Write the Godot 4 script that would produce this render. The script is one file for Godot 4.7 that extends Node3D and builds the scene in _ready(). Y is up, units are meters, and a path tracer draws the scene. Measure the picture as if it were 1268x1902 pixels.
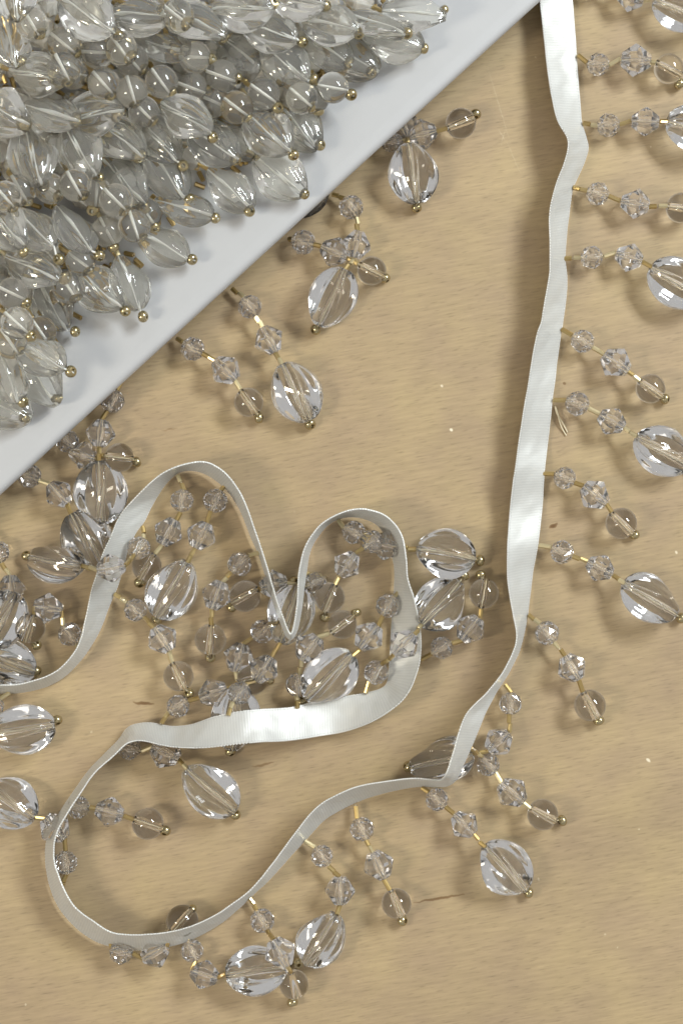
extends Node3D
# A trim of satin ribbon with beaded strands on a birch table, and a heap of the same strands on a white plastic board.
# Plans are drawn in tenths of a millimetre (U), seen from above; height is the third number.

const U := 0.0001
const EYE := 3000.0            # height of the camera above the table, in U
var rng := RandomNumberGenerator.new()
var used := {}
var M := {}
var S := {}                    # shared bead meshes

func _ready():
	rng.seed = 7
	make_camera_and_light()
	make_materials()
	make_bead_shapes()
	make_table()
	make_board()
	make_ribbon()
	make_loose_strands()
	make_heap()
	make_thread_tail()

# ------------------------------------------------------------------ camera, light
func make_camera_and_light():
	var cam := Camera3D.new()
	cam.name = "camera"
	cam.fov = rad_to_deg(2.0 * atan(951.0 / EYE))
	cam.near = 0.01
	cam.far = 20.0
	cam.position = Vector3(0, EYE * U, 0)
	cam.rotation_degrees = Vector3(-90, 0, 0)
	add_child(cam)
	var env := Environment.new()
	env.background_mode = Environment.BG_COLOR
	env.background_color = Color(0.70, 0.695, 0.69)
	env.tonemap_mode = Environment.TONE_MAPPER_LINEAR
	env.tonemap_exposure = 1.0
	env.sdfgi_enabled = true
	env.ssao_enabled = true
	env.ssil_enabled = true
	var we := WorldEnvironment.new()
	we.name = "environment"
	we.environment = env
	add_child(we)
	# a window of four panes at the upper right, a warm lamp at the left, the ceiling's own light above
	var wc := Vector3(0.42, 0.46, -0.30)
	var wt := Transform3D(Basis(), wc).looking_at(Vector3(0.02, 0, -0.02), Vector3.UP)
	for i in 3:
		for k in 2:
			area("window_pane", wt * Vector3((i - 1.0) * 0.11, (k - 0.5) * 0.062, 0), Vector3(0.02, 0, -0.02), Vector2(0.095, 0.054), 0.084, Color(0.95, 0.98, 1.0))
	area("lamp_panel", Vector3(-0.34, 0.36, 0.10), Vector3(-0.03, 0, 0.02), Vector2(0.07, 0.12), 0.10, Color(1.0, 0.97, 0.90))
	area("ceiling_panel", Vector3(0.15, 1.3, 0.45), Vector3(0, 0, 0), Vector2(0.9, 0.35), 0.08, Color(1.0, 0.97, 0.93))

func area(called, where, towards, size, energy, color):
	var l := AreaLight3D.new()
	l.name = numbered(called)
	l.area_size = size
	l.light_energy = energy
	l.light_color = color
	l.shadow_enabled = true
	l.area_range = 6.0
	l.area_attenuation = 2.0
	add_child(l)
	l.look_at_from_position(where, towards, Vector3.UP if absf((towards - where).normalized().y) < 0.99 else Vector3.FORWARD)

# ------------------------------------------------------------------ helpers
func numbered(called: String) -> String:
	used[called] = used.get(called, -1) + 1
	return called if used[called] == 0 else "%s_%03d" % [called, used[called]]

func at(px: float, py: float, h: float) -> Vector3:
	# a point of the plan that stands h above the table
	var k := 1.0 - h / EYE
	return Vector3((px - 634.0) * k, h, (py - 951.0) * k) * U

func tag(o, label, category, group = "", kind = ""):
	if label: o.set_meta("label", label)
	if category: o.set_meta("category", category)
	if group: o.set_meta("group", group)
	if kind: o.set_meta("kind", kind)

func obj(called: String, mesh: Mesh, mat: Material, parent: Node) -> MeshInstance3D:
	var o := MeshInstance3D.new()
	o.name = numbered(called) if parent == self else called
	o.mesh = mesh
	o.material_override = mat
	parent.add_child(o, true)
	return o

func begin() -> SurfaceTool:
	var st := SurfaceTool.new()
	st.begin(Mesh.PRIMITIVE_TRIANGLES)
	return st

func tri(st: SurfaceTool, a: Vector3, b: Vector3, c: Vector3, out: Vector3):
	if (b - a).cross(c - a).dot(out) > 0.0:
		st.add_vertex(a); st.add_vertex(c); st.add_vertex(b)
	else:
		st.add_vertex(a); st.add_vertex(b); st.add_vertex(c)

func quad(st: SurfaceTool, a: Vector3, b: Vector3, c: Vector3, d: Vector3, out: Vector3):
	tri(st, a, b, c, out)
	tri(st, a, c, d, out)

func done(st: SurfaceTool) -> ArrayMesh:
	st.generate_normals()
	return st.commit()

# rings[i] = points round the axis (y); the first and last ring are closed down to a bore of that radius
func bead(rings: Array, bore: float, smooth: bool) -> ArrayMesh:
	var st := begin()
	var n: int = rings[0].size()
	for i in rings.size() - 1:
		var mid: Vector3 = Vector3.ZERO
		for p in rings[i]: mid += p / n
		for p in rings[i + 1]: mid += p / n
		mid *= 0.5
		for j in n:
			var a: Vector3 = rings[i][j]
			var b: Vector3 = rings[i][(j + 1) % n]
			var c: Vector3 = rings[i + 1][(j + 1) % n]
			var d: Vector3 = rings[i + 1][j]
			st.set_smooth_group(1 if smooth else 0xFFFFFFFF)
			var out := (a + b + c + d) / 4.0 - mid
			quad(st, a, b, c, d, out)
	# end faces and bore
	var last := rings.size() - 1
	var nb := n
	for e in [0, last]:
		var y0: float = rings[e][0].y
		st.set_smooth_group(0xFFFFFFFF)
		for j in n:
			var a: Vector3 = rings[e][j]
			var b: Vector3 = rings[e][(j + 1) % n]
			var c := ring_point(b, bore, y0)
			var d := ring_point(a, bore, y0)
			if bore > 0.0:
				quad(st, a, b, c, d, Vector3(0, -1 if e == 0 else 1, 0))
			else:
				tri(st, a, b, Vector3(0, y0, 0), Vector3(0, -1 if e == 0 else 1, 0))
	if bore <= 0.0:
		return done(st)
	st.set_smooth_group(3)
	for j in n:
		var a := ring_point(rings[0][j], bore, rings[0][0].y)
		var b := ring_point(rings[0][(j + 1) % n], bore, rings[0][0].y)
		var ad := atan2(rings[0][j].z, rings[0][j].x)
		# the bore runs straight: the same angles at both ends
		var c := Vector3(b.x, rings[last][0].y, b.z)
		var d := Vector3(a.x, rings[last][0].y, a.z)
		quad(st, a, b, c, d, -Vector3(a.x + b.x, 0, a.z + b.z))
	return done(st)

func ring_point(p: Vector3, r: float, y: float) -> Vector3:
	var v := Vector3(p.x, 0, p.z).normalized() * r
	return Vector3(v.x, y, v.z)

func ring(y: float, rx: float, rz: float, turn: float, n: int) -> Array:
	var out := []
	for j in n:
		var a := TAU * j / n
		var v := Vector3(cos(a) * rx, y, sin(a) * rz)
		out.append(v.rotated(Vector3.UP, turn))
	return out

func ridged(y: float, rx: float, rz: float, turn: float, n: int, sharp: float, groove := 1.0) -> Array:
	# a section with a ridge along each side: between an ellipse and a lozenge
	var out := []
	for j in n:
		var a := TAU * j / n
		var c := cos(a)
		var s := sin(a)
		var flute := 1.0 + groove * (0.015 * cos(a * 12.0) + 0.009 * sin(a * 7.0))
		var v := flute * Vector3(signf(c) * pow(absf(c), sharp) * rx, 0, signf(s) * pow(absf(s), sharp) * rz)
		v.y = y
		out.append(v.rotated(Vector3.UP, turn))
	return out

func lathe_tube(points: Array, r: float, n: int = 6) -> ArrayMesh:
	var st := begin()
	var rings := []
	for i in points.size():
		var t: Vector3 = (points[mini(i + 1, points.size() - 1)] - points[maxi(i - 1, 0)]).normalized()
		var x := t.cross(Vector3.UP if absf(t.y) < 0.9 else Vector3.RIGHT).normalized()
		var y := x.cross(t).normalized()
		var rr := []
		for j in n:
			rr.append(points[i] + (x * cos(TAU * j / n) + y * sin(TAU * j / n)) * r)
		rings.append(rr)
	st.set_smooth_group(1)
	for i in rings.size() - 1:
		for j in n:
			var k := (j + 1) % n
			quad(st, rings[i][j], rings[i][k], rings[i + 1][k], rings[i + 1][j], (rings[i][j] + rings[i][k]) * 0.5 - points[i])
	st.set_smooth_group(0xFFFFFFFF)
	for j in range(1, n - 1):
		tri(st, rings[0][0], rings[0][j], rings[0][j + 1], points[0] - points[1])
		var e := rings.size() - 1
		tri(st, rings[e][0], rings[e][j], rings[e][j + 1], points[e] - points[e - 1])
	return done(st)

# ------------------------------------------------------------------ materials
func glass(tint: Color, milky := 0.0) -> StandardMaterial3D:
	var m := StandardMaterial3D.new()
	tint.a = milky
	m.albedo_color = tint
	m.transparency = BaseMaterial3D.TRANSPARENCY_ALPHA
	m.refraction_enabled = true
	m.refraction_scale = 0.049
	m.roughness = 0.015
	m.metallic_specular = 0.5
	return m

func make_materials():
	M.oval = glass(Color(0.998, 0.998, 0.995), 0.006)
	M.facet = glass(Color(1.0, 0.988, 0.975), 0.04)
	M.round = glass(Color(1.0, 0.99, 0.97), 0.0)
	M.heap_oval = glass(Color(0.995, 0.99, 0.965), 0.065)
	M.heap_round = glass(Color(0.995, 0.985, 0.955), 0.06)
	M.heap_facet = glass(Color(0.985, 0.97, 0.93), 0.28)
	for k in 3:
		var g := StandardMaterial3D.new()
		g.albedo_color = [Color(0.74, 0.65, 0.44), Color(0.69, 0.59, 0.37), Color(0.84, 0.78, 0.61)][k]
		g.metallic = 0.75
		g.roughness = 0.28
		g.clearcoat_enabled = true
		g.clearcoat = 0.8
		g.clearcoat_roughness = 0.05
		M["gold%d" % k] = g
	var s := StandardMaterial3D.new()
	s.albedo_color = Color(0.68, 0.62, 0.46)
	s.metallic = 0.85
	s.roughness = 0.2
	s.clearcoat_enabled = true
	s.clearcoat = 1.0
	s.clearcoat_roughness = 0.03
	M.seed = s
	var t := StandardMaterial3D.new()
	t.albedo_color = Color(0.83, 0.78, 0.66)
	t.roughness = 0.7
	M.thread = t
	var te := StandardMaterial3D.new()
	te.albedo_color = Color(0.92, 0.92, 0.90)
	te.roughness = 0.6
	M.ribbon_edge = te
	var b := StandardMaterial3D.new()
	b.albedo_color = Color(0.71, 0.71, 0.708)
	b.roughness = 0.38
	b.metallic_specular = 0.45
	var bn := FastNoiseLite.new()
	bn.seed = 4
	bn.frequency = 0.012
	bn.fractal_octaves = 4
	var bt := NoiseTexture2D.new()
	bt.noise = bn
	bt.width = 512; bt.height = 512
	bt.seamless = true
	var ramp := Gradient.new()
	ramp.colors = PackedColorArray([Color(0.98, 0.98, 0.98), Color(1, 1, 1)])
	bt.color_ramp = ramp
	b.albedo_texture = bt
	b.uv1_triplanar = true
	b.uv1_scale = Vector3(12, 12, 12)
	M.board = b
	make_ribbon_material()

func make_ribbon_material():
	# woven satin: fine threads along it, ribs across it, a stitched selvedge near each edge
	var w := 256
	var h := 256
	var col := Image.create_empty(w, h, false, Image.FORMAT_RGB8)
	var hgt := Image.create_empty(w, h, false, Image.FORMAT_RGB8)
	var n := FastNoiseLite.new()
	n.seed = 21
	n.frequency = 0.15
	for y in h:          # y runs across the ribbon
		var v := float(y) / h
		var edge := minf(v, 1.0 - v)
		for x in w:      # x runs along it: 256 texels = 8 mm
			var rib := 0.5 + 0.5 * sin(TAU * x / 256.0 * 16.0)
			var nn := n.get_noise_2d(x * 0.5, y * 3.0)
			var fine := n.get_noise_2d(x * 4.0 + 900.0, y * 1.0)
			var c := 0.95 + 0.035 * nn + 0.03 * fine + 0.035 * (rib - 0.5)
			var z := 0.5 + 0.22 * (rib - 0.5) + 0.22 * nn + 0.15 * fine
			if edge > 0.03 and edge < 0.055:
				var stitch := 1.0 if (x % 20) < 12 else 0.0
				c -= 0.07 * stitch
				z -= 0.25 * stitch
			elif edge < 0.03:
				z += 0.25 * (0.5 + 0.5 * sin(TAU * x / 256.0 * 12.0))
			col.set_pixel(x, y, Color(c, c * 0.995, c * 0.975))
			hgt.set_pixel(x, y, Color(z, z, z))
	var m := StandardMaterial3D.new()
	m.albedo_color = Color(0.82, 0.82, 0.81)
	m.albedo_texture = ImageTexture.create_from_image(col)
	var nm: Image = hgt.duplicate()
	nm.bump_map_to_normal_map(2.0)
	m.normal_enabled = true
	m.normal_texture = ImageTexture.create_from_image(nm)
	m.normal_scale = 0.8
	m.roughness = 0.46
	m.metallic = 0.22
	m.metallic_specular = 0.6
	m.rim_enabled = true
	m.rim = 0.35
	m.rim_tint = 0.2
	m.backlight_enabled = true
	m.backlight = Color(0.2, 0.195, 0.18)
	M.ribbon = m

# ------------------------------------------------------------------ bead shapes (axis along y)
func make_bead_shapes():
	# twisted ovals: a flattened section that turns from one end to the other
	var kinds := [[48.0, 32.0, 57.0, 0.8, 0.8], [47.0, 34.0, 58.0, 0.9, 0.95], [49.0, 33.0, 56.0, 0.7, 0.7], [46.0, 33.0, 58.0, -0.7, 0.8]]
	for k in kinds.size():
		var q: Array = kinds[k]
		var rings := []
		var steps := 26
		for i in steps + 1:
			var e := -cos(PI * i / steps)          # crowded towards the ends
			var t: float = lerpf(e, 2.0 * i / steps - 1.0, 0.35) * 0.985
			var f := pow(maxf(1.0 - pow(absf(t), 1.85), 0.0), 0.64)
			var rx: float = 8.0 + (q[0] - 8.0) * f
			var rz: float = 8.0 + (q[1] - 8.0) * pow(f, 0.85)
			rings.append(ridged(t * q[2], rx, rz, t * q[3] * 0.5, 60, 2.0 * q[4]))
		S["oval%d" % k] = scaled(bead(rings, 5.0, true))
	# flatter, more pointed ones, as most of the heap shows them
	var flat := [[45.0, 24.0, 59.0, 1.1, 0.75], [43.0, 25.0, 60.0, 1.3, 0.8], [46.0, 26.0, 58.0, 0.9, 0.7], [42.0, 23.0, 60.0, -1.1, 0.8]]
	for k in flat.size():
		var q: Array = flat[k]
		var rings := []
		for i in 25:
			var e := -cos(PI * i / 24)
			var t: float = lerpf(e, i / 12.0 - 1.0, 0.35) * 0.985
			var f := pow(maxf(1.0 - pow(absf(t), 1.7), 0.0), 0.74)
			rings.append(ridged(t * q[2], 7.0 + (q[0] - 7.0) * f, 7.0 + (q[1] - 7.0) * pow(f, 0.85), t * q[3] * 0.5, 54, 2.0 * q[4], 2.2))
		S["heap_oval%d" % k] = scaled(bead(rings, 0.0, true))
	# plain rounds
	var rr := []
	for i in 19:
		var a := lerpf(-PI / 2 + 0.24, PI / 2 - 0.24, i / 18.0)
		rr.append(ring(sin(a) * 28.0, cos(a) * 28.0, cos(a) * 28.0, 0, 32))
	S.round0 = scaled(bead(rr, 5.0, true))
	S.heap_round0 = scaled(bead(rr, 0.0, true))
	# faceted rounds: staggered rows of flat faces
	for k in 2:
		var fr := []
		var la := [-1.2, -0.78, -0.26, 0.26, 0.78, 1.2]
		for i in 6:
			var r := 22.5 * cos(la[i])
			fr.append(ring(sin(la[i]) * 21.5, r, r, (PI / 9 if i % 2 else 0.0) + k * 0.2, 9))
		S["facet%d" % k] = scaled(bead(fr, 4.5, false))
		S["heap_facet%d" % k] = scaled(bead(fr, 0.0, false))
	# bicones: two cut cones base to base, with a narrow girdle
	for k in 2:
		var bc := []
		for v in [[-26.0, 11.0], [-23.5, 13.5], [-2.6, 28.6], [2.6, 28.6], [23.5, 13.5], [26.0, 11.0]]:
			bc.append(ring(v[0], v[1], v[1], 0.0 if k == 0 else (PI / 7 if v[0] > 0.0 else 0.0), 6 if k else 8))
		S["bicone%d" % k] = scaled(bead(bc, 4.5, false))
		S["heap_bicone%d" % k] = scaled(bead(bc, 0.0, false))
	# seed beads: short, round-shouldered, with a wide hole
	var sd := []
	for i in 9:
		var a := lerpf(-1.25, 1.25, i / 8.0)
		sd.append(ring(sin(a) * 6.6, 4.2 + cos(a) * 5.2, 4.2 + cos(a) * 5.2, 0, 16))
	S.seed0 = scaled(bead(sd, 3.6, true))
	# bugle beads: hexagonal cut tubes of unit length 20
	var bg := []
	for v in [[-9.7, 3.9], [-9.1, 4.5], [9.1, 4.5], [9.7, 3.9]]:
		bg.append(ring(v[0], v[1], v[1], 0, 7))
	S.bugle0 = scaled(bead(bg, 2.2, false))

func scaled(m: ArrayMesh) -> ArrayMesh:
	var st := SurfaceTool.new()
	st.append_from(m, 0, Transform3D(Basis().scaled(Vector3.ONE * U), Vector3.ZERO))
	return st.commit()

func axis_basis(d: Vector3, roll: float) -> Basis:
	# y along d, z as near to straight up as it can be, then turned by roll about d
	var y := d.normalized()
	var up := Vector3.UP if absf(y.y) < 0.95 else Vector3.FORWARD
	var x := y.cross(up).normalized()
	var z := x.cross(y).normalized()
	return Basis(x, y, z).rotated(y, roll)

# ------------------------------------------------------------------ a strand
# spots: [kind, x, y] or [kind, x, y, height] or [kind, x, y, height, roll]; kind A anchor, F faceted, B bicone, R round, O oval, S seed
const HALF := {"A": 0.0, "F": 20.0, "B": 25.0, "R": 27.0, "O": 54.0, "S": 6.0}
const REST := {"A": 14.0, "F": 23.8, "B": 30.0, "R": 29.6, "O": 36.0, "S": 11.4}

func strand(label: String, group: String, spots: Array):
	var pts := []
	for s in spots:
		var h: float = s[3] if s.size() > 3 else REST[s[0]]
		pts.append(at(s[1], s[2], h))
	strand_at(label, group, spots, pts)

func strand_at(label: String, group: String, spots: Array, pts: Array, glassy := ""):
	var n := pts.size()
	var root := Node3D.new()
	var is_oval := false
	for s in spots:
		if s[0] == "O": is_oval = true
	root.name = numbered("oval_bead_strand" if is_oval else "round_bead_strand")
	var base: Vector3 = pts[0]
	for i in n:
		if spots[i][0] in ["O", "R"]:
			base = pts[i]
	base.y = 0.0
	root.position = base
	tag(root, label, "bead strand", group)
	add_child(root)
	var dirs := []
	for i in n:
		dirs.append((pts[mini(i + 1, n - 1)] - pts[maxi(i - 1, 0)]).normalized())
	var line := []
	for i in n:
		var kind: String = spots[i][0]
		var p: Vector3 = pts[i] - base
		var d: Vector3 = dirs[i]
		var half: float = HALF[kind] * U
		line.append(p - d * half)
		if half > 0.0: line.append(p + d * half)
		var roll: float = spots[i][4] if spots[i].size() > 4 else rng.randf_range(-0.25, 0.25)
		var o: MeshInstance3D
		match kind:
			"F": o = obj("faceted_bead", S[glassy + "facet%d" % rng.randi_range(0, 1)], M[glassy + "facet"], root)
			"B": o = obj("bicone_bead", S[glassy + "bicone%d" % rng.randi_range(0, 1)], M[glassy + "facet"], root)
			"R": o = obj("round_bead", S[glassy + "round0"], M[glassy + "round"], root)
			"O": o = obj("oval_bead", S[glassy + "oval%d" % rng.randi_range(0, 3)], M[glassy + "oval"], root)
			"S": o = obj("seed_bead", S.seed0, M.seed, root)
		if o:
			var b := axis_basis(d, roll)
			if kind == "S":
				b = axis_basis((d + Vector3(rng.randf_range(-1, 1), rng.randf_range(-0.3, 1.2), rng.randf_range(-1, 1))).normalized(), 0)
			elif kind in ["F", "B"]:
				b = axis_basis(d, rng.randf_range(0, 6))
			elif kind == "O":
				# a ridged bead tips over until one of its flat sides lies down
				b = axis_basis(d, roll + (-0.3 if axis_basis(d, 0).x.dot(Vector3(-1, 0, 0.5)) > 0.0 else 0.3))
			var sz := rng.randf_range(0.95, 1.05) * (1.14 if kind == "S" else 0.93 if glassy and kind == "O" else 1.0)
			o.transform = Transform3D(b.scaled(Vector3.ONE * sz), p)
	# gold bugle beads fill the gaps between the clear ones
	for i in n - 1:
		if spots[i + 1][0] == "S" and spots[i][0] in ["O", "R"]:
			continue
		var a: Vector3 = pts[i] - base + dirs[i] * HALF[spots[i][0]] * U
		var b: Vector3 = pts[i + 1] - base - dirs[i + 1] * HALF[spots[i + 1][0]] * U
		var gap := a.distance_to(b) / U
		if gap < 7.0 or (b - a).dot(pts[i + 1] - pts[i]) < 0.0:
			continue
		var count := clampi(roundi(gap / 18.0), 1, 5)
		var each := minf(gap / count, 24.0)
		for k in count:
			var o := obj("bugle_bead", S.bugle0, M["gold%d" % rng.randi_range(0, 2)], root)
			var mid := a.lerp(b, (k + 0.5) / count)
			var side := Vector3(rng.randf_range(-1, 1), rng.randf_range(0, 0.6), rng.randf_range(-1, 1)) * 1.8 * U
			var dd := ((b - a).normalized() + Vector3(rng.randf_range(-0.09, 0.09), rng.randf_range(-0.05, 0.05), rng.randf_range(-0.09, 0.09))).normalized()
			o.transform = Transform3D(axis_basis(dd, rng.randf_range(0, 3)) * Basis.from_scale(Vector3(1, each / 20.0, 1)), mid + side)
	obj("thread", lathe_tube(line, (1.9 if glassy else 1.3) * U, 5), M.ribbon_edge if glassy else M.thread, root)

# ------------------------------------------------------------------ the table
func make_table():
	var px := 2048
	var fine := noise_bytes(11, 0.16, 3, px, px, 150)          # long fibres
	var pore := noise_bytes(12, 0.34, 1, px, px, 230)          # short dark pores
	var broad := noise_bytes(13, 0.004, 3, px, px, 384)        # broad bands
	var cloud := noise_bytes(14, 0.006, 3, px, px, px)
	var data := PackedByteArray()
	data.resize(px * px * 3)
	var k := 0
	for i in px * px:
		var p := pore[i]
		var v := 0.90 + (fine[i] - 128) * 0.00040 + (broad[i] - 128) * 0.00022 + (cloud[i] - 128) * 0.00026
		if p < 74:
			v -= (74 - p) * 0.0016
		elif p > 196:
			v += (p - 196) * 0.0006
		var w := (cloud[i] - 128) * 0.00014
		data[k] = clampi(int(v * 184.0), 0, 255)
		data[k + 1] = clampi(int((v - 0.006 + w * 0.3) * 162.0), 0, 255)
		data[k + 2] = clampi(int((v - 0.03 - w) * 129.0), 0, 255)
		k += 3
	var im := Image.create_from_data(px, px, false, Image.FORMAT_RGB8, data)
	var per := px / 2200.0                                     # texels for each tenth of a millimetre
	# dark mineral streaks, pale dust and faint scratches of this sheet of wood, where they lie
	for s in [[768, 1677, 862, 1660, 0.55, 2.4], [248, 1305, 286, 1307, 0.5, 3.2], [468, 1424, 508, 1416, 0.3, 2.6], [1020, 980, 1034, 972, 0.5, 4.0], [300, 800, 330, 795, 0.2, 2.0], [1046, 712, 1049, 713, 0.6, 3.0]]:
		streak(im, s, per, false)
	for s in [[905, 125, 948, 268, 0.18, 1.2], [925, 240, 938, 262, 0.22, 1.2], [938, 240, 930, 268, 0.2, 1.2], [940, 262, 966, 322, 0.16, 1.2]]:
		streak(im, s, per, true)
	for j in 26:
		var x := rng.randf_range(20, 1250)
		var y := rng.randf_range(20, 1890)
		var a := rng.randf() * TAU
		var ln := rng.randf_range(1, 4)
		streak(im, [x, y, x + cos(a) * ln, y + sin(a) * ln, rng.randf_range(0.3, 0.8), rng.randf_range(1.2, 2.4)], per, true)
	for s in [[819, 716, 821, 718, 0.9, 2.6], [836, 797, 839, 800, 1.0, 3.0], [1200, 1410, 1206, 1416, 0.7, 3.0], [1254, 1025, 1256, 1030, 0.7, 2.4]]:
		streak(im, s, per, true)
	var m := StandardMaterial3D.new()
	m.albedo_texture = ImageTexture.create_from_image(im)
	m.roughness = 0.5
	m.metallic_specular = 0.4
	var st := begin()
	# one thick sheet, larger than the view, turned so that its grain rises a little to the right
	var w := 0.33
	var d := 0.36
	var t := 0.018
	var c := [Vector3(-w, 0, -d), Vector3(w, 0, -d), Vector3(w, 0, d), Vector3(-w, 0, d)]
	var order := [0, 1, 2, 0, 2, 3]
	for i in order:
		st.set_normal(Vector3.UP)
		st.set_uv(Vector2(c[i].x, c[i].z) / 0.22 + Vector2(0.5, 0.5))
		st.add_vertex(c[i])
	for i in 4:
		var a: Vector3 = c[i]
		var b: Vector3 = c[(i + 1) % 4]
		var nn := (b - a).cross(Vector3.UP).normalized()
		for q in [a, b - Vector3.UP * t, b, a, a - Vector3.UP * t, b - Vector3.UP * t]:
			st.set_normal(-nn)
			st.set_uv(Vector2(q.x + q.z, q.y) / 0.22)
			st.add_vertex(q)
	for i in [0, 2, 1, 0, 3, 2]:
		st.set_normal(Vector3.DOWN)
		st.set_uv(Vector2(c[i].x, c[i].z) / 0.22)
		st.add_vertex(c[i] - Vector3.UP * t)
	var o := obj("table_top", st.commit(), m, self)
	o.rotation_degrees.y = TURN
	tag(o, "pale birch table top with fine grain and a few dark streaks", "table", "", "structure")

const TURN := 10.5

func noise_bytes(sd: int, freq: float, oct: int, w: int, h: int, from_w: int) -> PackedByteArray:
	var n := FastNoiseLite.new()
	n.seed = sd
	n.noise_type = FastNoiseLite.TYPE_SIMPLEX_SMOOTH
	n.frequency = freq
	n.fractal_octaves = oct
	var im := n.get_image(from_w, h)
	im.convert(Image.FORMAT_L8)
	if from_w != w:
		im.resize(w, h, Image.INTERPOLATE_CUBIC)
	return im.get_data()

func streak(im: Image, s: Array, per: float, pale: bool):
	var steps := int(Vector2(s[2] - s[0], s[3] - s[1]).length()) + 2
	var r: float = s[5] * per
	var nn := FastNoiseLite.new()
	nn.frequency = 0.06
	for i in steps:
		var f := float(i) / (steps - 1)
		var p := Vector2(lerpf(s[0], s[2], f) - 634.0, lerpf(s[1], s[3], f) - 951.0 + nn.get_noise_1d(i + s[0]) * 3.0)
		p = p.rotated(deg_to_rad(TURN)) * per + Vector2(im.get_width(), im.get_height()) * 0.5
		var thick := r * (0.35 + 0.65 * sin(PI * clampf(f, 0.05, 0.95)))
		for dy in range(-3, 4):
			for dx in range(-3, 4):
				var q := Vector2i(int(p.x) + dx, int(p.y) + dy)
				var fall := clampf(thick + 0.5 - Vector2(q.x + 0.5, q.y + 0.5).distance_to(p), 0, 1)
				if fall > 0 and q.x >= 0 and q.y >= 0 and q.x < im.get_width() and q.y < im.get_height():
					var c := im.get_pixelv(q)
					im.set_pixelv(q, c.lerp(Color(0.96, 0.92, 0.82) if pale else Color(0.36, 0.25, 0.14), fall * s[4] * 0.36))

# ------------------------------------------------------------------ the white board under the heap
const BOARD := 106.0
func make_board():
	var a := at(1003, -2, 103)
	var b := at(-3, 920, 103)
	var along := (b - a).normalized()
	var inward := Vector3.UP.cross(along).normalized()
	if inward.x > 0: inward = -inward
	# section: (distance in from the edge, height); a rolled rim outside, a foot set back under it
	var sec := [[300, 0.5], [300, 74], [12, 74], [5, 76], [1.2, 80], [0, 87], [0.8, 94], [3.5, 100], [8, 103.5], [13, 104.6], [17, 104.9], [20, 105.6], [25, 106], [1500, 106], [1500, 0.5]]
	var s0 := a - along * 0.06
	var s1 := b + along * 0.06
	var st := begin()
	for i in sec.size():
		var p: Array = sec[i]
		var q: Array = sec[(i + 1) % sec.size()]
		var e := Vector2(q[0] - p[0], q[1] - p[1])
		st.set_smooth_group(1 if i >= 2 and i <= 11 else 0xFFFFFFFF)
		var o := inward * e.y - Vector3.UP * e.x
		var out := -o
		var v := func(s: Vector3, z: Array) -> Vector3: return Vector3(s.x, 0, s.z) + inward * z[0] * U + Vector3.UP * z[1] * U
		quad(st, v.call(s0, p), v.call(s1, p), v.call(s1, q), v.call(s0, q), out if section_out(sec, i) else o)
	for s in [s0, s1]:
		var poly := PackedVector2Array()
		for p in sec: poly.append(Vector2(p[0], p[1]))
		st.set_smooth_group(0xFFFFFFFF)
		var ix := Geometry2D.triangulate_polygon(poly)
		for t in range(0, ix.size(), 3):
			var pts := []
			for k in 3:
				var z: Vector2 = poly[ix[t + k]]
				pts.append(Vector3(s.x, 0, s.z) + inward * z.x * U + Vector3.UP * z.y * U)
			tri(st, pts[0], pts[1], pts[2], along * (-1 if s == s0 else 1))
	var o := obj("white_board", done(st), M.board, self)
	tag(o, "white plastic board with a rolled rim, laid under the heap of clear beads", "board")

func section_out(sec: Array, i: int) -> bool:
	# whether the left-hand normal of this side of the section points out of it
	var area := 0.0
	for k in sec.size():
		var p: Array = sec[k]
		var q: Array = sec[(k + 1) % sec.size()]
		area += p[0] * q[1] - q[0] * p[1]
	return area < 0.0

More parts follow.
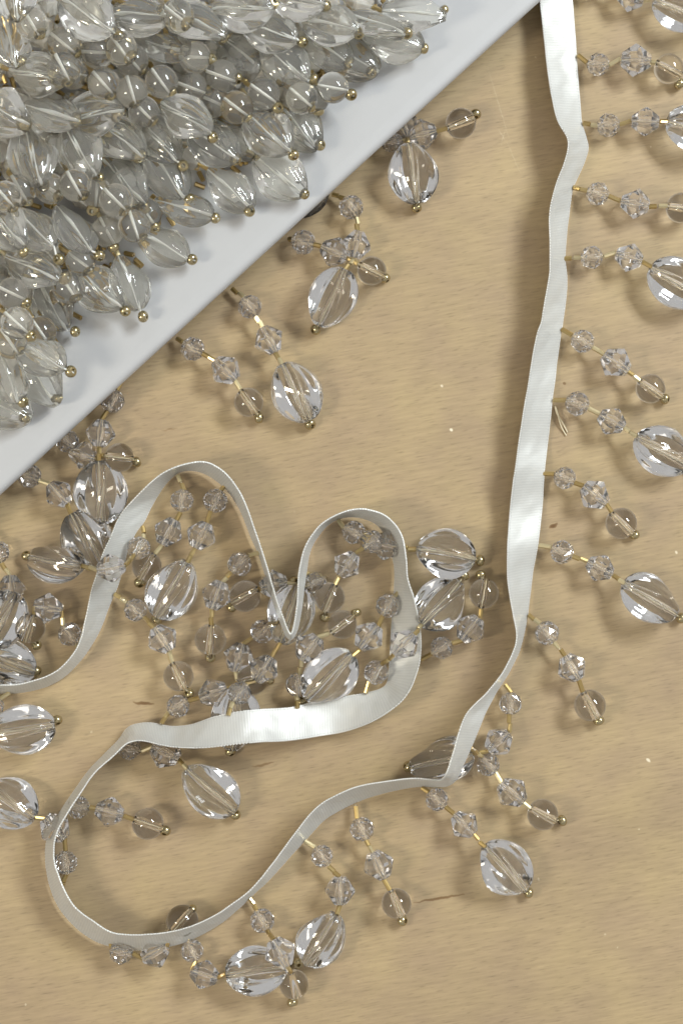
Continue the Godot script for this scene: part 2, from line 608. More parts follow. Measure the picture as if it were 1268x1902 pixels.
# ------------------------------------------------------------------ the ribbon
# each row: the edge that carries the strands (x, y), the free edge (x, y), height of the carrying edge
func ribbon_rows() -> Array:
	return [
		[1058, -60, 998, -60, 10], [1062, 0, 1002, 0, 10], [1067, 63, 1009, 63, 9], [1070, 110, 1014, 112, 12], [1074, 165, 1021, 162, 8], [1079, 225, 1034, 222, 12], [1088, 257, 1053, 256, 14], [1091, 277, 1054, 278, 10],
		[1083, 303, 1046, 307, 8], [1070, 332, 1034, 336, 8], [1062, 352, 1026, 363, 12], [1057, 390, 1020, 397, 8], [1051, 435, 1020, 440, 8], [1048, 479, 1021, 478, 13], [1052, 517, 1020, 510, 8],
		[1049, 561, 1010, 566, 7], [1044, 600, 1004, 599, 9], [1040, 622, 996, 624, 13], [1032, 685, 984, 690, 7], [1024, 750, 974, 752, 14], [1016, 824, 963, 822, 7], [1010, 876, 955, 878, 16],
		[1006, 939, 947, 945, 7], [998, 1010, 942, 1015, 16], [988, 1065, 942, 1075, 8], [980, 1134, 951, 1134, 12], [972, 1175, 959, 1180, 9], [962, 1212, 953, 1210, 10], [946, 1245, 937, 1243, 12], [934, 1265, 925, 1261, 14],
		[921, 1285, 905, 1285, 16], [903, 1319, 872, 1318, 40], [890, 1350, 857, 1345, 64], [876, 1384, 845, 1385, 76], [857, 1425, 833, 1424, 76], [845, 1449, 825, 1442, 62], [829, 1459, 817, 1449, 40], [805, 1461, 799, 1448, 18],
		[770, 1461, 765, 1446, 13], [725, 1469, 714, 1452, 10], [676, 1484, 660, 1462, 10], [638, 1501, 620, 1480, 10], [600, 1524, 588, 1500, 10], [565, 1562, 550, 1545, 10], [530, 1600, 516, 1592, 9], [500, 1633, 488, 1627, 9], [470, 1661, 461, 1657, 9],
		[443, 1687, 430, 1680, 9], [407, 1716, 393, 1704, 9], [368, 1738, 352, 1722, 12], [328, 1754, 317, 1731, 22], [284, 1763, 275, 1736, 22], [239, 1763, 238, 1736, 16], [195, 1754, 204, 1730, 10], [160, 1737, 170, 1709, 9],
		[130, 1711, 143, 1688, 9], [106, 1678, 123, 1660, 9], [92, 1640, 109, 1626, 9], [86, 1600, 101, 1597, 10], [88, 1562, 101, 1566, 16], [99, 1531, 111, 1535, 22], [117, 1501, 129, 1505, 14], [140, 1467, 150, 1472, 9], [167, 1430, 175, 1437, 9],
		[197, 1399, 206, 1408, 9], [222, 1373, 232, 1384, 10], [234, 1356, 247, 1377, 14], [250, 1346, 265, 1376, 22], [280, 1343, 290, 1381, 26], [318, 1349, 322, 1387, 28], [356, 1346, 360, 1389, 50], [397, 1332, 400, 1387, 70], [435, 1323, 440, 1382, 77],
		[480, 1318, 484, 1378, 70], [540, 1314, 540, 1375, 40], [590, 1302, 592, 1367, 20], [639, 1294, 642, 1358, 9], [679, 1287, 691, 1340, 9], [707, 1279, 731, 1315, 10], [719, 1268, 758, 1286, 11], [722, 1245, 776, 1242, 10], [724, 1215, 781, 1208, 9],
		[727, 1165, 779, 1163, 9], [731, 1115, 769, 1114, 9], [733, 1066, 757, 1075, 9], [729, 1032, 753, 1032, 9], [720, 1003, 746, 995, 12], [702, 976, 729, 970, 14], [682, 965, 706, 953, 14], [656, 960, 672, 945, 12], [630, 963, 640, 950, 10],
		[610, 974, 604, 968, 9], [592, 993, 583, 989, 9], [576, 1022, 565, 1020, 9], [568, 1065, 556, 1060, 26], [562, 1110, 553, 1106, 60], [556, 1150, 549, 1146, 72], [550, 1174, 545, 1168, 72], [541, 1187, 540, 1178, 70], [531, 1180, 535, 1172, 72],
		[521, 1155, 527, 1150, 70], [508, 1118, 514, 1116, 52], [496, 1077, 502, 1075, 14], [483, 1035, 489, 1030, 9], [469, 1003, 477, 995, 9], [454, 965, 464, 958, 9], [438, 932, 450, 922, 9], [416, 904, 430, 891, 11],
		[390, 884, 405, 868, 10], [362, 874, 376, 858, 9], [335, 876, 340, 863, 10], [318, 888, 304, 878, 9], [298, 912, 271, 905, 9], [282, 940, 244, 933, 8], [268, 968, 222, 960, 22], [252, 990, 205, 1000, 34], [238, 1020, 191, 1030, 38],
		[229, 1055, 182, 1060, 28], [218, 1090, 172, 1092, 14], [205, 1120, 165, 1122, 9], [190, 1160, 157, 1160, 9], [172, 1195, 149, 1191, 12], [150, 1226, 134, 1218, 14], [120, 1256, 107, 1246, 9], [80, 1277, 70, 1262, 9], [40, 1285, 36, 1271, 9], [-4, 1287, -4, 1273, 9], [-70, 1290, -70, 1276, 9],
	]

func catmull(a: float, b: float, c: float, d: float, t: float) -> float:
	return 0.5 * (2.0 * b + (c - a) * t + (2.0 * a - 5.0 * b + 4.0 * c - d) * t * t + (3.0 * b - a - 3.0 * c + d) * t * t * t)

func make_ribbon():
	var rows := ribbon_rows()
	var wide := 66.0
	var ea := []      # carrying edge
	var eb := []      # free edge
	var wob := FastNoiseLite.new()
	wob.seed = 3
	wob.frequency = 0.024
	var per := 7
	for i in rows.size() - 1:
		var r := [rows[maxi(i - 1, 0)], rows[i], rows[i + 1], rows[mini(i + 2, rows.size() - 1)]]
		for s in per:
			var t := float(s) / per
			var v := []
			for k in 5:
				v.append(catmull(r[0][k], r[1][k], r[2][k], r[3][k], t))
			var w := Vector2(v[0] - v[2], v[1] - v[3]).length()
			var rise := sqrt(maxf(wide * wide - w * w, 16.0))
			ea.append(at(v[0], v[1], v[4]))
			eb.append(at(v[2], v[3], v[4] + rise))
	var n := ea.size()
	var cross := 8
	var grid := []
	var uv := []
	var run := 0.0
	for i in n:
		if i: run += ((ea[i] + eb[i]) * 0.5).distance_to((ea[i - 1] + eb[i - 1]) * 0.5)
		var along: Vector3 = ((ea[mini(i + 1, n - 1)] + eb[mini(i + 1, n - 1)]) - (ea[maxi(i - 1, 0)] + eb[maxi(i - 1, 0)])).normalized()
		var over: Vector3 = (eb[i] - ea[i]).normalized()
		var face := along.cross(over).normalized()
		var row := []
		var urow := []
		for k in cross + 1:
			var t := float(k) / cross
			var p: Vector3 = ea[i].lerp(eb[i], t)
			var bow := sin(PI * t) * 1.6 + wob.get_noise_2d(run / U * 0.6, t * 30.0) * 4.2 * sin(PI * clampf(t, 0.08, 0.92))
			row.append(p + face * bow * U)
			urow.append(Vector2(run / 0.008, t))
		grid.append(row)
		uv.append(urow)
	# a sheet 0.25 mm thick
	var th := 1.25 * U
	var nor := []
	for i in n:
		var rowm := []
		for k in cross + 1:
			var a: Vector3 = grid[mini(i + 1, n - 1)][k] - grid[maxi(i - 1, 0)][k]
			var b: Vector3 = grid[i][mini(k + 1, cross)] - grid[i][maxi(k - 1, 0)]
			rowm.append(a.cross(b).normalized())
		nor.append(rowm)
	var st := begin()
	for side in [1.0, -1.0]:
		for i in n - 1:
			for k in cross:
				var ids := [[i, k], [i + 1, k], [i + 1, k + 1], [i, k], [i + 1, k + 1], [i, k + 1]]
				var p0: Vector3 = grid[i][k]
				var ccw: bool = (grid[i + 1][k] - p0).cross(grid[i + 1][k + 1] - p0).dot(nor[i][k] * side) > 0.0
				if ccw: ids = [ids[0], ids[2], ids[1], ids[3], ids[5], ids[4]]
				for q in ids:
					st.set_normal(nor[q[0]][q[1]] * side)
					st.set_uv(uv[q[0]][q[1]])
					st.add_vertex(grid[q[0]][q[1]] + nor[q[0]][q[1]] * th * side)
	for k in [0, cross]:
		for i in n - 1:
			var out: Vector3 = (grid[i][k] - grid[i][cross / 2]).normalized()
			var c := [grid[i][k] + nor[i][k] * th, grid[i + 1][k] + nor[i + 1][k] * th, grid[i + 1][k] - nor[i + 1][k] * th, grid[i][k] - nor[i][k] * th]
			var ids := [0, 1, 2, 0, 2, 3]
			if (c[1] - c[0]).cross(c[2] - c[0]).dot(out) > 0.0: ids = [0, 2, 1, 0, 3, 2]
			for q in ids:
				st.set_normal(out)
				st.set_uv(uv[i + (1 if q in [1, 2] else 0)][k])
				st.add_vertex(c[q])
	st.generate_tangents()
	var o := Node3D.new()
	o.name = numbered("satin_ribbon")
	add_child(o)
	tag(o, "long white satin ribbon winding across the table in loops, bead strands sewn along one edge", "ribbon")
	obj("ribbon_band", st.commit(), M.ribbon, o)
	# the picot selvedge: a row of tiny loops along each edge
	for k in [0, cross]:
		var pc := begin()
		var last := -1.0
		for i in n - 1:
			var steps := maxi(1, int(grid[i][k].distance_to(grid[i + 1][k]) / (3.0 * U)))
			for s in steps:
				var p: Vector3 = grid[i][k].lerp(grid[i + 1][k], float(s) / steps)
				var al: Vector3 = (grid[i + 1][k] - grid[i][k]).normalized()
				var ot: Vector3 = (grid[i][k] - grid[i][cross / 2]).normalized()
				var z := al.cross(ot).normalized()
				var q := [p + al * 1.5 * U, p + ot * 1.8 * U, p - al * 1.5 * U, p - ot * 0.8 * U]
				pc.set_smooth_group(1)
				for j in 4:
					tri(pc, q[j], q[(j + 1) % 4], p + z * 2.0 * U, (q[j] + q[(j + 1) % 4]) * 0.5 - p + z * U)
					tri(pc, q[j], q[(j + 1) % 4], p - z * 2.0 * U, (q[j] + q[(j + 1) % 4]) * 0.5 - p - z * U)
		var pm := obj("selvedge", done(pc), M.ribbon_edge, o)
		pm.set_meta("kind", "stuff")

func make_thread_tail():
	var o := Node3D.new()
	o.name = numbered("thread_tail")
	add_child(o)
	tag(o, "short loose beige thread end beside the ribbon's right edge, below a faceted bead", "thread")
	for k in 2:
		var pts := []
		for i in 9:
			var t := i / 8.0
			pts.append(at(1030 + t * 14 + t * t * 6 + k * (3.5 * t * t) + sin(t * 7.0 + k * 3.0) * 1.2, 754 + t * 55 - k * 6 * t, 9 - 5 * t + sin(t * 5.0) * 2))
		obj("strand", lathe_tube(pts, 1.4 * U, 5), M.thread, o)

# ------------------------------------------------------------------ the strands on the table
func make_loose_strands():
	var g := "bead strands along the ribbon's straight right-hand run"
	strand("oval strand in the top right corner, topmost of the ribbon's right run", g, [["A", 1061, -32], ["F", 1105, -25], ["B", 1170, -6], ["O", 1264, 20, 36, 0.1], ["S", 1330, 66]])
	strand("round-bead strand arching at the top of the ribbon's right run", g, [["A", 1070, 102], ["F", 1110, 120], ["B", 1180, 112], ["R", 1241, 128], ["S", 1261, 156]])
	strand("oval strand pointing right beside the bend in the ribbon, cut by the frame", g, [["A", 1080, 231], ["F", 1129, 233], ["B", 1197, 226], ["O", 1294, 240, 36, 0.0], ["S", 1352, 268]])
	strand("round-bead strand just below the ribbon's sharp bend, round bead cut by the frame", g, [["A", 1062, 348], ["F", 1109, 360], ["B", 1178, 378], ["R", 1264, 386], ["S", 1296, 392]])
	strand("oval strand level with the ribbon's narrow waist, dark patch on top of its oval", g, [["A", 1048, 481], ["F", 1098, 478], ["B", 1167, 478], ["O", 1258, 527, 36, 0.15], ["S", 1314, 566]])
	strand("round-bead strand sloping right under the narrow waist, seed tip fully in view", g, [["A", 1041, 614], ["F", 1081, 634], ["B", 1143, 674], ["R", 1207, 722], ["S", 1234, 741]])
	strand("oval strand above the loose thread end, its oval cut by the frame", g, [["A", 1026, 744], ["F", 1071, 750], ["B", 1135, 782], ["O", 1230, 838, 36, 0.3], ["S", 1286, 868]])
	strand("round-bead strand at the grey crease, just below the loose thread end", g, [["A", 1008, 880], ["F", 1048, 888], ["B", 1104, 919], ["R", 1153, 972], ["S", 1177, 993]])
	strand("oval strand with the big oval wholly inside the right edge, window shining in it", g, [["A", 999, 1012], ["F", 1043, 1025], ["B", 1113, 1055], ["O", 1206, 1112, 36, -0.1], ["S", 1264, 1148]])
	strand("round-bead strand pointing steeply down, lowest on the ribbon's right run", g, [["A", 980, 1142], ["F", 1015, 1176], ["B", 1061, 1240], ["R", 1095, 1310], ["S", 1111, 1338]])
	g = "bead strands along the ribbon's lower bends"
	strand("strand doubling back so its oval lies under the ribbon's kink", g, [["A", 934, 1272], ["F", 947, 1307], ["B", 925, 1378], ["O", 820, 1413, 36, 0.5], ["S", 758, 1424]])
	strand("round-bead strand right of the ribbon's kink, seed tip pointing right", g, [["A", 873, 1388, 66], ["F", 906, 1420], ["B", 950, 1472], ["R", 1007, 1513], ["S", 1043, 1524]])
	strand("oval strand below the kink, big round-looking oval near the middle right", g, [["A", 782, 1462], ["F", 811, 1485], ["B", 861, 1531], ["O", 938, 1612, 36, 0.05], ["S", 981, 1658]])
	strand("straight round-bead strand with its round bead at the end of the long dark crack", g, [["A", 660, 1495], ["F", 672, 1540], ["B", 703, 1607], ["R", 736, 1678], ["S", 747, 1710]])
	strand("oval strand whose oval is the right one of the two near the bottom", g, [["A", 565, 1562], ["F", 598, 1590], ["B", 631, 1654], ["O", 596, 1745, 36, 0.1], ["S", 553, 1788]])
	strand("strand whose bicone rests on the left bottom oval, dark round bead below", g, [["A", 462, 1668], ["F", 487, 1710, 24], ["B", 520, 1770, 66], ["R", 546, 1828, 30], ["S", 543, 1862]])
	strand("oval strand whose oval is the left one of the two near the bottom", g, [["A", 350, 1738], ["F", 357, 1766], ["B", 380, 1810], ["O", 476, 1803, 36, -0.1], ["S", 533, 1792, 14]])
	strand("strand caught under the bottom arc, round bead poking out above the ribbon", g, [["A", 204, 1748], ["F", 226, 1768], ["B", 288, 1770], ["R", 339, 1710], ["S", 357, 1690]])
	strand("strand under the left bend with its oval cut by the left edge", g, [["A", 112, 1655], ["F", 122, 1602], ["B", 102, 1538], ["O", 18, 1490, 36, 0.1], ["S", -46, 1448]])
	strand("round-bead strand inside the left bend, pointing right, dark round bead", g, [["A", 118, 1504], ["F", 146, 1499], ["B", 204, 1508], ["R", 275, 1530], ["S", 307, 1543]])
	strand("strand under the fold of the ribbon with a slim oval pointing down right", g, [["A", 228, 1378], ["F", 241, 1390], ["B", 308, 1398], ["O", 391, 1468, 42, 0.55], ["S", 437, 1513]])
	g = "bead strands inside the ribbon's loops"
	strand("strand at the left end of the flat ribbon, faceted bead above its folded corner", g, [["A", 298, 1345, 30], ["F", 331, 1312], ["B", 397, 1288], ["R", 468, 1262], ["S", 500, 1262]])
	strand("strand rising from the flat ribbon to the oval under the U-turn", g, [["A", 424, 1328, 80], ["F", 445, 1287, 60], ["B", 490, 1243, 50], ["O", 539, 1140, 36, 0.1], ["S", 546, 1081]])
	strand("strand standing straight up from the flat ribbon, ending in a grey-pink round bead", g, [["A", 553, 1316, 40], ["F", 553, 1272, 24], ["B", 575, 1204, 34], ["R", 636, 1160], ["S", 661, 1138]])
	strand("strand crossing over the upright ribbon to the lower of the two ovals on its right", g, [["A", 680, 1286], ["F", 698, 1249], ["B", 750, 1196, 70], ["O", 818, 1122, 36, -0.15], ["S", 862, 1068]])
	strand("round-bead strand curling up outside the right loop beside two ovals", g, [["A", 780, 1224], ["F", 820, 1203], ["B", 873, 1168], ["R", 898, 1102], ["S", 892, 1068]])
	strand("strand passing under the right loop to the upper of the two ovals on its right", g, [["A", 628, 965], ["F", 657, 989], ["B", 718, 1012], ["O", 828, 1028, 36, 0.0], ["S", 891, 1041]])
	strand("round-bead strand hanging inside the right loop from its top", g, [["A", 714, 992, 12], ["F", 690, 1006, 40], ["B", 645, 1048], ["R", 612, 1110], ["S", 603, 1147]])
	strand("oval strand in the right loop, its large oval lying on the flat ribbon's edge", g, [["A", 745, 1092, 12], ["F", 720, 1125], ["B", 684, 1183], ["O", 612, 1257, 36, 0.1], ["S", 560, 1303]])
	strand("round-bead strand passing sideways under both arms of the U-turn", g, [["A", 566, 1062], ["F", 586, 1082], ["B", 508, 1086], ["R", 455, 1107], ["S", 430, 1128]])
	strand("round-bead strand pointing down in the left loop, bright yellow crescent in its round bead", g, [["A", 480, 1028], ["F", 445, 1048], ["B", 402, 1105], ["R", 391, 1188], ["S", 391, 1221]])
	strand("strand left of the U-turn running under the flat ribbon, seed tip below it", g, [["A", 520, 1158, 60], ["F", 487, 1173], ["B", 443, 1222], ["O", 438, 1335, 36, 0.0], ["S", 428, 1396]])
	strand("round-bead strand from the left loop's top, partly under the big oval there", g, [["A", 332, 882], ["F", 338, 930], ["B", 313, 988], ["R", 273, 1052], ["S", 260, 1082]])
	strand("oval strand in the left loop with the largest oval inside that loop", g, [["A", 414, 904], ["F", 400, 930], ["B", 374, 995], ["O", 320, 1095, 36, -0.1], ["S", 291, 1152]])
	strand("strand crossing over the ribbon leftwards to an oval outside the left loop", g, [["A", 264, 978, 26], ["F", 258, 1018, 48], ["B", 207, 1055, 94], ["O", 106, 1044, 42, 0.4], ["S", 50, 1032]])
	strand("round-bead strand pointing down from the left loop's lower side", g, [["A", 214, 1103], ["F", 252, 1133], ["B", 302, 1187], ["R", 332, 1256], ["S", 351, 1288]])
	g = "bead strands at the left edge of the table"
	strand("strand left of the ribbon curling back to a round bead pointing down", g, [["A", 152, 1214], ["F", 130, 1178], ["B", 90, 1130], ["R", 56, 1166], ["S", 68, 1198]])
	strand("strand at the left edge with its faceted bead cut by the frame", g, [["A", -20, 985], ["F", -3, 1026], ["B", 21, 1094], ["O", 2, 1152, 36, 0.4], ["S", -30, 1200]])
	strand("large cut-off oval just above the ribbon's end at the left edge, seed tip right", g, [["A", -190, 1150], ["F", -150, 1172], ["B", -84, 1205], ["O", 10, 1232, 36, 0.1], ["S", 68, 1247]])
	strand("slim oval at the left edge below the ribbon's end, pointing right", g, [["A", 20, 1286], ["F", -14, 1312], ["B", -66, 1362], ["O", 42, 1356, 42, 0.5], ["S", 106, 1338]])
	g = "bead strands coming out from under the white board"
	strand("oval strand below the board's edge, lying across a round-bead strand", g, [["A", 236, 690], ["F", 209, 745], ["B", 187, 805], ["O", 187, 914, 36, 0.1], ["S", 195, 972]])
	strand("round-bead strand under the board's edge, pointing right beside an oval", g, [["A", 105, 785], ["F", 126, 820], ["B", 155, 846, 24], ["R", 222, 850], ["S", 254, 858]])
	strand("strand leaving the board's lower left with an oval half under the ribbon", g, [["A", 10, 860], ["F", 55, 884], ["B", 110, 918], ["O", 163, 1004, 36, 0.3], ["S", 196, 1062]])
	strand("round-bead strand sloping right in the bare wood, left of a bright oval", g, [["A", 330, 630], ["F", 358, 648], ["B", 419, 688], ["R", 462, 747], ["S", 481, 776]])
	strand("oval strand in bare wood right of a round-bead strand, its oval bluish", g, [["A", 432, 535], ["F", 464, 570], ["B", 500, 632], ["O", 550, 728, 36, 0.1], ["S", 576, 788]])
	strand("strand from the middle of the board's edge, oval pointing down left", g, [["A", 618, 362], ["F", 652, 385], ["B", 661, 455], ["O", 617, 553, 36, -0.1], ["S", 586, 612]])
	strand("strand crossing at the board's middle to a round bead pointing right", g, [["A", 535, 445], ["F", 563, 450], ["B", 621, 468], ["R", 690, 503], ["S", 715, 517]])
	strand("uppermost oval from under the board, pointing straight down", g, [["A", 690, 150], ["F", 706, 190], ["B", 748, 234, 26], ["O", 767, 322, 36, 0.15], ["S", 773, 386]])
	strand("uppermost round-bead strand from under the board, pointing right", g, [["A", 705, 262], ["F", 728, 262], ["B", 785, 249], ["R", 855, 229], ["S", 883, 212]])
	strand("oval almost hidden under the board's edge, only its rim showing", g, [["A", 642, 227], ["F", 624, 262], ["B", 597, 302], ["O", 565, 353, 36, 0.1], ["S", 532, 402]])

# ------------------------------------------------------------------ the heap
var heap := []
func h(label: String, kind: String, cx: float, cy: float, sx: float, sy: float, up := 0.0):
	heap.append({"label": label, "kind": kind, "c": Vector2(cx, cy), "s": Vector2(sx, sy), "up": up})

func heap_drops():
	h("rightmost oval drop at the top of the heap, tip over bare white board", "O", 768, 25, 823, 19)
	h("oval drop second from the right at the top, lowest of that corner", "O", 730, 76, 787, 90)
	h("oval drop third from the right at the top, lying over its neighbour", "O", 700, 46, 755, 62, 22)
	h("bright oval drop at the top right, tip level with two more gold tips", "O", 610, 46, 665, 62, 24)
	h("oval drop at the heap's right slope just above the row of round drops", "O", 652, 108, 687, 133)
	h("oval drop tucked behind the right slope's lowest oval", "O", 606, 92, 645, 118)
	h("large clear oval drop on the right slope, pale streak along it", "O", 530, 118, 582, 147, 20)
	h("oval drop above the large streaked oval on the right slope", "O", 500, 58, 562, 78, 10)
	h("round drop farthest right, its tip over bare board", "R", 618, 163, 652, 176)
	h("round drop second from the right in the right-hand row", "R", 545, 172, 570, 188, 6)
	h("round drop just under the right-hand row, tip pointing down", "R", 583, 183, 591, 206)
	h("round drop at the left end of the right-hand row", "R", 490, 174, 516, 200, 4)
	h("oval drop on the middle slope with its tip farthest right", "O", 552, 232, 594, 269)
	h("oval drop with a grey upper rim in the middle slope", "O", 498, 246, 545, 288, 20)
	h("oval drop behind the grey-rimmed oval of the middle slope", "O", 437, 258, 478, 290, 10)
	h("lowest oval drop of the middle slope, lying on bare board", "O", 520, 326, 565, 360)
	h("oval drop on the middle slope, second lowest, white crescent at its left", "O", 428, 352, 463, 392)
	h("oval drop in the middle of the slope half covered by its neighbours", "O", 396, 268, 437, 296, 14)
	h("oval drop high on the right, above the large streaked oval", "O", 446, 96, 488, 133)
	h("round drop between the round cluster and the right-hand row", "R", 412, 142, 440, 146)
	h("bright slim oval drop near the top with a bluish highlight", "O", 370, 44, 416, 70, 16)
	h("oval drop at the very top, right of centre", "O", 552, -4, 605, 10, 12)
	h("oval drop at the very top, centre", "O", 450, 16, 508, 6, 16)
	h("oval drop cut off by the top left corner of the picture", "O", 26, -14, 35, 24, 20)
	h("large bright oval drop at the top, left of centre", "O", 162, 28, 222, 68, 26)
	h("fan-shaped oval drop at the top beside the large bright oval", "O", 262, 28, 303, 22, 18)
	h("oval drop under the fan-shaped one, tip pointing down right", "O", 300, 88, 322, 95, 4)
	h("round drop left end of the round cluster in the heap's upper half", "R", 120, 82, 140, 97)
	h("round drop second from left in the upper half's round cluster", "R", 181, 97, 208, 103)
	h("dark round drop under the second from left of the round cluster", "R", 136, 137, 155, 144)
	h("round drop in the centre of the upper half's round cluster", "R", 245, 112, 264, 128)
	h("round drop with the brightest gold tip, lowest of the round cluster", "R", 245, 170, 252, 193, 10)
	h("round drop left of the one with the brightest gold tip", "R", 193, 155, 205, 176)
	h("round drop right of the one with the brightest gold tip", "R", 300, 152, 319, 170)
	h("round drop at the top right of the round cluster", "R", 362, 106, 392, 110)
	h("round drop at the lower right of the round cluster", "R", 358, 164, 388, 168)
	h("half hidden round drop above the wide pale oval", "R", 396, 188, 419, 203)
	h("oval drop at the left edge, second from the top", "O", 18, 74, 37, 114, 6)
	h("oval drop near the left edge above two wing-shaped drops", "O", 72, 140, 106, 146, 8)
	h("left one of the two wing-shaped oval drops, tip in the middle", "O", 95, 212, 138, 225, 24)
	h("right one of the two wing-shaped oval drops", "O", 176, 212, 217, 215, 18)
	h("oval drop cut by the left edge, level with the wing-shaped drops", "O", 8, 208, 45, 226, 10)
	h("wide oval drop near the left edge below the wing-shaped drops", "O", 62, 292, 83, 345, 22)
	h("oval drop with a blue-white glint below the right wing-shaped drop", "O", 150, 282, 183, 330, 8)
	h("oval drop touching the right wing-shaped drop's lower right", "O", 226, 258, 257, 292, 12)
	h("long slim oval drop with a small white window glint, centre of the heap", "O", 292, 256, 340, 308, 10)
	h("wide pale oval drop lying on top in the centre of the heap", "O", 346, 218, 395, 255, 34)
	h("long slim oval drop below the one with the window glint", "O", 308, 320, 352, 370, 6)
	h("oval drop with a torn-looking white glint, left of the long slim ones", "O", 232, 338, 268, 386, 6)
	h("oval drop lying flat near the front edge, tip farthest down right of the centre", "O", 342, 388, 400, 405)
	h("round drop near the left edge under the wide oval", "R", 38, 352, 52, 373)
	h("round drop right of the one under the wide oval at left", "R", 94, 350, 108, 362)
	h("round drop with a bright edge in the middle of the left half", "R", 180, 358, 172, 390)
	h("round drop under the flat oval near the front edge", "R", 272, 396, 287, 421)
	h("oval drop cut by the left edge in the heap's lower half", "O", 8, 418, 45, 468, 12)
	h("slim oval drop with a thin white crescent, second from left in the lower half", "O", 60, 424, 110, 482, 16)
	h("large oval drop with a curled white glint in the lower half", "O", 138, 426, 185, 475, 20)
	h("round drop right of the large oval with the curled glint", "R", 200, 430, 211, 459)
	h("single oval drop lying apart at the front, dark gold tip on bare board", "O", 302, 456, 357, 482)
	h("broad oval drop at the front, left one of a touching pair", "O", 180, 535, 233, 578, 14)
	h("oval drop at the front, right one of a touching pair", "O", 240, 526, 266, 588)
	h("oval drop with a square blue-white glint, lying crosswise at lower left", "O", 62, 498, 122, 520, 24)
	h("oval drop at lower left between the glinting oval and the touching pair", "O", 97, 566, 140, 616, 6)
	h("round drop at lower left with its tip resting on an oval", "R", 32, 600, 58, 624, 22)
	h("round drop at the left edge above the lower left round drop", "R", 24, 545, 48, 563, 10)
	h("slim oval drop at the front pointing right, lower left of the heap", "O", 74, 660, 132, 690, 24)
	h("streaked oval drop at the left edge near the heap's lower end", "O", 14, 694, 43, 746, 14)
	h("oval drop half hidden under the slim front oval at lower left", "O", 76, 706, 107, 738)
	h("lowest drop of the heap, cut by the left edge", "O", 4, 756, 45, 775)
	h("round drop peeping out above the slim front oval at lower left", "R", 76, 616, 93, 632)
	h("oval drop cut by the left edge beside the crosswise glinting oval", "O", -14, 520, 10, 570, 6)
	h("small round drop squeezed between two ovals at the heap's top, right of the fan", "R", 330, 30, 345, 42, 10)
	h("round drop left of the fan-shaped oval, just under the large bright oval", "R", 226, 92, 240, 104, 8)
	h("round drop at the left edge under the top left oval", "R", 60, 44, 74, 62, 14)
	h("round drop between the left edge oval and the dark round drop", "R", 118, 128, 126, 150, 8)
	h("round drop below the round cluster, above the long slim ovals", "R", 268, 208, 284, 224, 6)
	h("round drop right of the wide pale oval, above the middle slope", "R", 440, 200, 458, 218, 8)
	h("round drop in the gap between the upper and middle slopes, near bare board", "R", 560, 182, 578, 198, 12)
	h("round drop deep in the gap left of the middle slope", "R", 480, 208, 496, 226, 2)
	h("round drop right of the wide oval near the left edge", "R", 140, 344, 154, 362, 14)
	h("round drop under the glint-marked oval, centre of the left half", "R", 216, 372, 230, 390, 10)
	h("round drop at the left edge above the lower half's cut-off oval", "R", 10, 366, 24, 384, 10)
	h("round drop between the flat oval and the lone front drop", "R", 250, 420, 262, 440, 4)
	h("round drop in the gap above the touching pair of ovals", "R", 150, 486, 164, 502, 6)
	h("round drop left of the touching pair, under the crosswise oval", "R", 128, 534, 140, 552, 6)
	h("round drop at the left edge over the slim front oval", "R", 20, 636, 36, 652, 8)

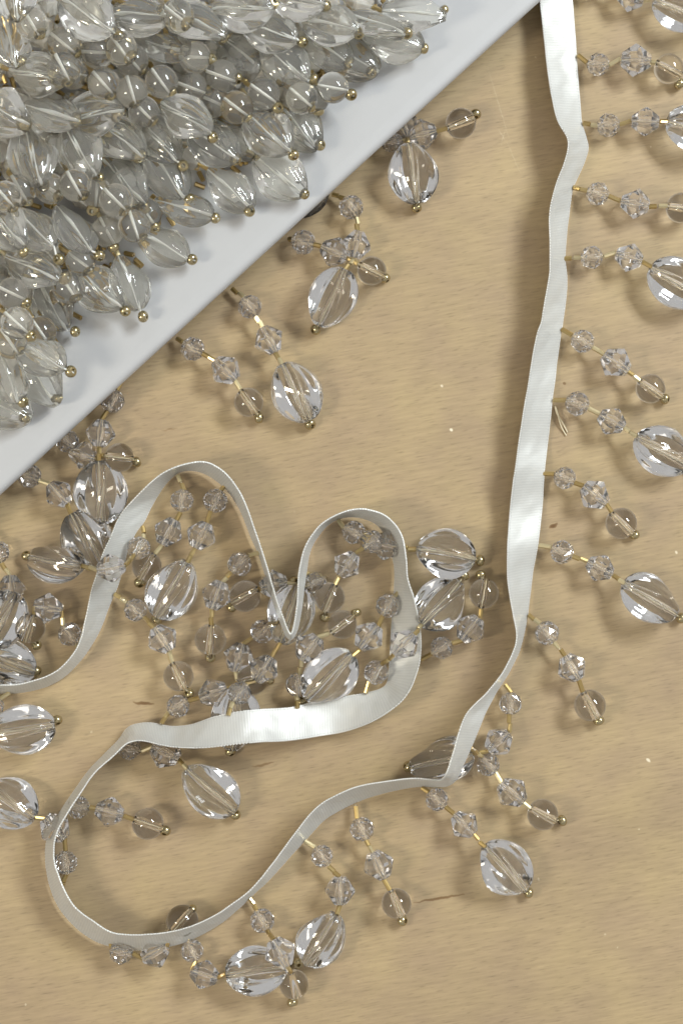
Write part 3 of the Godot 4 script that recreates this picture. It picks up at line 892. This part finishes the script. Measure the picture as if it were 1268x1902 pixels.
func make_heap():
	heap_drops()
	var thin := {"O": 26.0, "R": 28.0}
	var wide := {"O": 50.0, "R": 27.0}
	for e in heap:
		var inside: float = (1.0 - e.c.x / 840.0 - e.c.y / 800.0) * 580.0
		e.h = BOARD + thin[e.kind] + 2.0 + 0.24 * maxf(0.0, inside - 60.0) + e.up + (16.0 if e.kind == "R" else 0.0)
	# drops that cover each other lie one on the other
	for pass_ in 14:
		for i in heap.size():
			for k in range(i + 1, heap.size()):
				var a: Dictionary = heap[i]
				var b: Dictionary = heap[k]
				var reach: float = (wide[a.kind] + wide[b.kind]) * 0.92
				var d: float = a.c.distance_to(b.c)
				if d < reach:
					var need: float = (thin[a.kind] + thin[b.kind]) * 0.62 * sqrt(1.0 - pow(d / reach, 2.0))
					var gap: float = a.h - b.h
					if absf(gap) < need:
						var push := (need - absf(gap)) * 0.3
						var sg := 1.0 if gap >= 0.0 else -1.0
						a.h = maxf(a.h + sg * push, BOARD + thin[a.kind] + 1.0)
						b.h = maxf(b.h - sg * push, BOARD + thin[b.kind] + 1.0)
	for e in heap:
		var back: Vector2 = (e.c - e.s).normalized()
		var low: float = BOARD + 26.0
		var long: bool = e.kind == "O"
		var half := 54.0 if long else 27.0
		var tip: Vector2 = e.s
		var spots := []
		var pts := []
		var turn := rng.randf_range(-0.3, 0.3)
		var b1: Vector2 = e.c + back.rotated(turn) * (half + 26.0 + 24.0)
		var b2: Vector2 = b1 + back.rotated(turn * 1.5) * (24.0 + 24.0 + 20.0)
		var b3: Vector2 = b2 + back.rotated(turn * 2.0) * 44.0
		var hh: float = e.h
		var h1 := maxf(low + 6.0, hh - 42.0)
		var h2 := maxf(low, hh - 56.0)
		for q in [["A", b3, h2], ["F", b2, h2], ["B", b1, h1], [e.kind, e.c, hh], ["S", tip, maxf(BOARD + 9.0, hh - 2.0)]]:
			spots.append([q[0], 0, 0, 0, rng.randf_range(-0.55, 0.55)])
			pts.append(at(q[1].x, q[1].y, q[2]))
		strand_at(e.label, "bead strand ends in the heap on the white board", spots, pts, "heap_")

	# between and beneath the drops: the gold bugle beads of the coiled trim, too many and too buried to count
	var mm := MultiMesh.new()
	mm.transform_format = MultiMesh.TRANSFORM_3D
	mm.mesh = S.bugle0
	var where := []
	while where.size() < 550:
		var p := Vector2(rng.randf_range(-30, 780), rng.randf_range(-30, 720))
		var inside: float = (1.0 - p.x / 840.0 - p.y / 800.0) * 580.0
		if inside < 45.0: continue
		var top := BOARD + 0.24 * maxf(0.0, inside - 60.0) - 6.0
		var hh := rng.randf_range(BOARD + 8.0, maxf(BOARD + 12.0, top))
		var d := Vector3(0.7 + rng.randf_range(-0.7, 0.7), rng.randf_range(-0.35, 0.35), 0.6 + rng.randf_range(-0.7, 0.7)).normalized()
		where.append(Transform3D(axis_basis(d, 0), at(p.x, p.y, hh)))
	mm.instance_count = where.size()
	for i in where.size():
		mm.set_instance_transform(i, where[i])
	var bed := MultiMeshInstance3D.new()
	bed.name = numbered("buried_bugle_beads")
	bed.multimesh = mm
	bed.material_override = M.gold1
	add_child(bed)
	tag(bed, "gold bugle beads buried between and beneath the clear drops of the heap", "bugle beads", "", "stuff")
